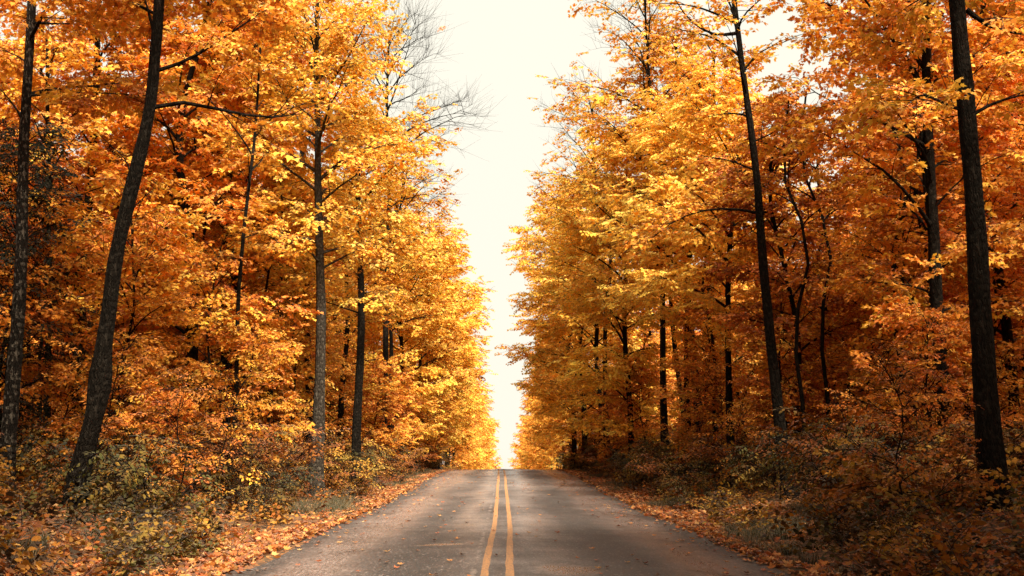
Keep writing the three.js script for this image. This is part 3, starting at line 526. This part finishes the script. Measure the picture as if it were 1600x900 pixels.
// ------------------------------------------------------------------ shrubs
function growShrub(seed, o) {
  const r = RNG(seed), root = new THREE.Group(), mb = new MB(), sprays = []; root.name = 'shrub';
  for (let k = 0; k < o.stems; k++) {
    const az = r() * 6.28, len = o.h * (0.6 + r() * 0.5), pts = limb(r, V((r() - 0.5) * 0.5, 0, (r() - 0.5) * 0.5), az, 1.25 - r() * 0.6, len, 0.55);
    dress(r, pts, 0.009, mb, sprays, { ph: seed % 17, holes: 0.4, pal: o.pals[Math.floor(r() * o.pals.length)].map((c) => c.map((k) => k * (o.dim ?? 0.54))), step: o.step ?? 0.2, gap: 0.24, from: 0.2, thin: o.thin ?? 0.2, size: o.size ?? 0.85 });
  }
  part('stems', mb.geo(), TWIG, root); root.add(crownMesh(sprays, o.spray, LEAF, 'foliage'));
  growTree.count += sprays.length; return root;
}
const SHRUBS = {
  orange: ['orange leaved shrub', growShrub(301, { stems: 9, h: 1.7, pals: [PAL.orange, PAL.rust, PAL.orange, PAL.olive], spray: SPRAY_NEAR[2], size: 0.8 })],
  gold: ['yellow leaved shrub', growShrub(302, { stems: 9, h: 1.5, pals: [PAL.gold, PAL.rust, PAL.orange], spray: SPRAY_OVAL[0] })],
  green: ['olive green shrub', growShrub(303, { stems: 9, h: 1.5, pals: [PAL.green, PAL.olive, PAL.olive, PAL.gold], spray: SPRAY_OVAL[1] })],
  brown: ['brown twiggy shrub', growShrub(304, { dim: 0.42, stems: 12, h: 1.9, pals: [PAL.brown, PAL.brown, PAL.green, PAL.olive, PAL.rust], spray: SPRAY_OVAL[0], thin: 0.5 })],
  red: ['red leaved shrub', growShrub(305, { stems: 8, h: 1.5, pals: [PAL.red, PAL.rust, PAL.orange], spray: SPRAY_OVAL[1] })],
  low: ['low orange bush', growShrub(306, { stems: 9, h: 0.9, pals: [PAL.orange, PAL.gold, PAL.rust, PAL.orange, PAL.olive], spray: SPRAY_OVAL[0], size: 0.75 })],
};
const firstUse = {};
function shrub(key, x, d, s, where) {
  const [look, p] = SHRUBS[key]; let o = p;
  if (firstUse[key]) { o = p.clone(); o.userData = {}; } firstUse[key] = true;
  o.name = numbered('shrub'); o.rotation.y = rF() * 6.28; o.scale.setScalar(s); plant(o, x, d, 0.04);
  tag(o, '', 'shrub', `${look}s ${where}`); labelLater(o, look, x, d);
}
for (let k = 0; k < 34; k++) { const side = k % 2 ? 1 : -1, d = 44 + k * 1.5, x = side * (4.7 + rF() * 2.2); shrub(rF() < 0.5 ? 'green' : rF() < 0.5 ? 'brown' : 'gold', x, d, 0.8 + rF() * 0.4, `${side < 0 ? 'left' : 'right'} of the road, towards the crest`); }
{
  const spots = [];
  for (let k = 0, tries = 0; k < 230 && tries < 8000; tries++) {
    const side = rF() < 0.5 ? -1 : 1, d = 12.5 + Math.pow(rF(), 1.3) * 66, a = 4.9 + Math.pow(rF(), 1.2) * Math.max(0.8, Math.min(0.5 * d + 1 - 4.9, 9)), x = side * a;
    if (a > 0.5 * d + 1.5 || spots.some(([p, q]) => Math.hypot(p - x, q - d) < 0.85)) continue;
    spots.push([x, d]); k++;
    const nearRoad = a < 6, u = rF(); let key;
    if (side < 0) key = d < 24 ? (nearRoad ? (u < 0.7 ? 'low' : u < 0.8 ? 'green' : 'red') : u < 0.42 ? 'orange' : u < 0.62 ? 'gold' : u < 0.74 ? 'red' : u < 0.88 ? 'low' : 'green') : (u < 0.35 ? 'green' : u < 0.75 ? 'brown' : 'gold');
    else key = d < 20 ? (nearRoad ? (u < 0.6 ? 'low' : 'brown') : u < 0.45 ? 'orange' : u < 0.7 ? 'gold' : u < 0.85 ? 'green' : 'low') : (u < 0.58 ? 'brown' : u < 0.93 ? 'green' : 'orange');
    if (hides(x, d, 0.4)) { k--; continue; }
    const s = ((nearRoad ? 0.6 : 0.9) + rF() * 0.4) * lerp(0.62, 1, smooth(d, 13, 24));
    shrub(key, x, d, s, `${side < 0 ? 'left' : 'right'} of the road, ${d < 24 ? 'near the camera' : 'towards the crest'}`);
  }
}

// ------------------------------------------------------------------ what nobody could count: grass, low plants, fallen leaves
function stuff(name, geo, mat, list, label, category) {
  const m = new THREE.InstancedMesh(geo, mat, list.length), M = new THREE.Matrix4(), c = new THREE.Color(), s = V(1, 1, 1); m.name = numbered(name); m.castShadow = m.receiveShadow = true;
  list.forEach((e, k) => { s.set(e.s, e.s * (e.h ?? 1), e.s); M.compose(e.p, e.q, s); m.setMatrixAt(k, M); m.setColorAt(k, c.setRGB(...e.c)); });
  scene.add(tag(m, label, category, null, 'stuff'));
}
const rL = RNG(990);
{ // grass and weeds on the verges
  const mb = new MB();
  for (let k = 0; k < 14; k++) {
    const a = rL() * 6.28, h = 0.14 + rL() * 0.24, lean = 0.05 + rL() * 0.2, w = 0.006, x = (rL() - 0.5) * 0.16, z = (rL() - 0.5) * 0.16, ca = Math.cos(a), sa = Math.sin(a), q = mb.p.length / 3, j = 0.7 + rL() * 0.6;
    for (const [t, ww] of [[0, 1], [0.5, 0.8], [1, 0.1]]) for (const s of [-1, 1]) { mb.vert(x + ca * lean * t * t - sa * w * ww * s, h * t * (1 - 0.2 * t), z + sa * lean * t * t + ca * w * ww * s, ca * 0.3, 0.9, sa * 0.3); mb.c.push(j, j, j); }
    mb.i.push(q, q + 1, q + 3, q, q + 3, q + 2, q + 2, q + 3, q + 5, q + 2, q + 5, q + 4);
  }
  const g = mb.geo(true), list = [];
  for (let k = 0; k < 26000; k++) {
    const side = rL() < 0.5 ? -1 : 1, d = 11 + Math.pow(rL(), 1.5) * 62, a = edge(side, d) + 0.06 + Math.pow(rL(), 1.2) * 2.4, x = side * a, n = fbm(x * 0.8, d * 0.6, 3);
    if (n < 0.56) continue;
    const dry = rL();
    list.push({ p: V(x, groundY(x, d) - 0.01, -d), q: eul(0, rL() * 6.28, 0), s: 0.4 + rL() * 0.6 * smooth(a, 3.3, 4.6), c: dry < 0.45 ? [0.05, 0.052, 0.014] : dry < 0.85 ? [0.1, 0.07, 0.022] : [0.26, 0.16, 0.055] });
  }
  stuff('grass', g, LEAF, list, 'short green and dry grass along both edges of the road', 'grass');
}
for (const [kind, spray, count, size] of [['oval', SPRAY_OVAL[1], 9000, 1], ['lobed', SPRAY_NEAR[1], 6500, 0.72]]) { // low leafy plants of the forest floor
  const list = [];
  for (let k = 0; k < count; k++) {
    const side = rL() < 0.5 ? -1 : 1, d = 11 + Math.pow(rL(), 1.4) * 50, a = 4.2 + Math.pow(rL(), 0.9) * Math.max(1, Math.min(10, 0.5 * d - 2)), x = side * a, n = fbm(x * 0.5 + 20, d * 0.4, 3);
    if (fbm(x * 1.1 + 77, d * 0.9 + (kind === 'oval' ? 0 : 40), 3) < 0.46 || (hides(x, d) && rL() < 0.75)) continue;
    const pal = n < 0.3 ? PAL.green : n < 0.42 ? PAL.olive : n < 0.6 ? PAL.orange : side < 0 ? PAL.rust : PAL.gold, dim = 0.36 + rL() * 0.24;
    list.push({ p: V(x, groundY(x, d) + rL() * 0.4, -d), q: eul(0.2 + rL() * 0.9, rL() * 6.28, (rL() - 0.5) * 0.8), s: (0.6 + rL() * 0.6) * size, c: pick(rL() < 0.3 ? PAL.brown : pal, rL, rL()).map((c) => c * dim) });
  }
  stuff('undergrowth', spray, LEAF, list, `low ${kind} leaved plants covering the forest floor on both sides`, 'undergrowth');
}
{ // the wood behind everything: one mass of far leaves
  const list = [], r = RNG(4411);
  for (let k = 0; k < 30000; k++) {
    const side = r() < 0.5 ? -1 : 1, d = 70 + r() * 70, a = 11 + r() * (0.55 * d), x = side * a, h = Math.pow(r(), 1.2) * 14;
    list.push({ p: V(x, groundY(x, d) + h, -d), q: eul((r() - 0.5) * 0.8, r() * 6.28, (r() - 0.5) * 0.8), s: 1.5 + r() * 1.1, c: pick(r() < 0.5 ? PAL.orange : PAL.rust, r, r()) });
  }
  stuff('distant_forest', SPRAY_FAR[0], LEAF, list, 'far off orange woodland that closes the view between the trunks', 'forest');
}
{ // fallen leaves
  const mk = (seed) => { const mb = new MB(), r = RNG(seed); addLeaf(mb, MAPLE, V(0, 0.012, 0.05), eul(0, 0, 0), 0.1, 0.32, 0.5 + r() * 0.3, [1, 1, 1]); return mb.geo(true); };
  const tones = [[0.5, 0.17, 0.035], [0.56, 0.23, 0.055], [0.4, 0.1, 0.022], [0.24, 0.07, 0.02], [0.6, 0.32, 0.11], [0.13, 0.055, 0.025], [0.2, 0.08, 0.03]];
  const col = (dark = 1) => { const t = tones[Math.floor(rL() * tones.length)], j = (0.75 + rL() * 0.5) * dark; return [t[0] * j, t[1] * j, t[2] * j]; };
  const litter = [], onRoad = [];
  for (let k = 0; k < 46000; k++) {
    const side = rL() < 0.5 ? -1 : 1, d = 10 + Math.pow(rL(), 1.35) * 66, a = edge(side, d) + 0.02 + Math.pow(rL(), 1.6) * 2.6 + (rL() < 0.1 ? -0.25 * rL() : 0), x = side * a;
    if (fbm(x * 1.1 + 60, d * 0.5, 3) < (a > edge(side, d) + 0.5 ? 0.3 : 0.2) + 0.12 * rL() || (side < 0 && rL() < 0.22)) continue;
    litter.push({ p: V(x, (a < edge(side, d) ? roadTop(x, d) : groundY(x, d) + rL() * 0.05) + 0.006, -d), q: eul((rL() - 0.5) * 1.1, rL() * 6.28, (rL() - 0.5) * 1.1), s: 0.7 + rL() * 0.6, c: col() });
  }
  for (let k = 0; k < 16000; k++) {
    const side = rL() < 0.5 ? -1 : 1, d = 12 + Math.pow(rL(), 1.3) * 40, a = 5.5 + rL() * Math.max(1, Math.min(12, 0.5 * d - 3)), x = side * a;
    litter.push({ p: V(x, groundY(x, d) + 0.015 + rL() * 0.04, -d), q: eul((rL() - 0.5), rL() * 6.28, (rL() - 0.5)), s: 0.8 + rL() * 0.6, c: col(0.8) });
  }
  for (let k = 0; k < 900; k++) {
    const side = rL() < 0.5 ? -1 : 1, d = 11 + Math.pow(rL(), 1.2) * 63, in_ = rL() < 0.6 ? Math.pow(rL(), 2) * 0.9 : rL() * 3.3, x = side * (edge(side, d) - 0.06 - in_);
    onRoad.push({ p: V(x, roadTop(x, d) + 0.004, -d), q: eul((rL() - 0.5) * 0.35, rL() * 6.28, (rL() - 0.5) * 0.35), s: 0.6 + rL() * 0.5, c: col() });
  }
  stuff('fallen_leaves', mk(1), LEAF, litter, 'orange and tan fallen leaves heaped along both verges', 'fallen leaves');
  stuff('fallen_leaves', mk(2), LEAF, onRoad, 'single pale fallen leaves scattered on the asphalt', 'fallen leaves');
}
labelNow();
console.log('sprays in prototypes', growTree.count, 'tops', scene.children.length);
{ let n = 0, tri = 0; scene.traverse((o) => { if (o.isInstancedMesh) n += o.count; else if (o.isMesh) tri += o.geometry.index.count / 3; }); console.log('instances', n, 'triangles', tri); }
renderer.render(scene, camera);
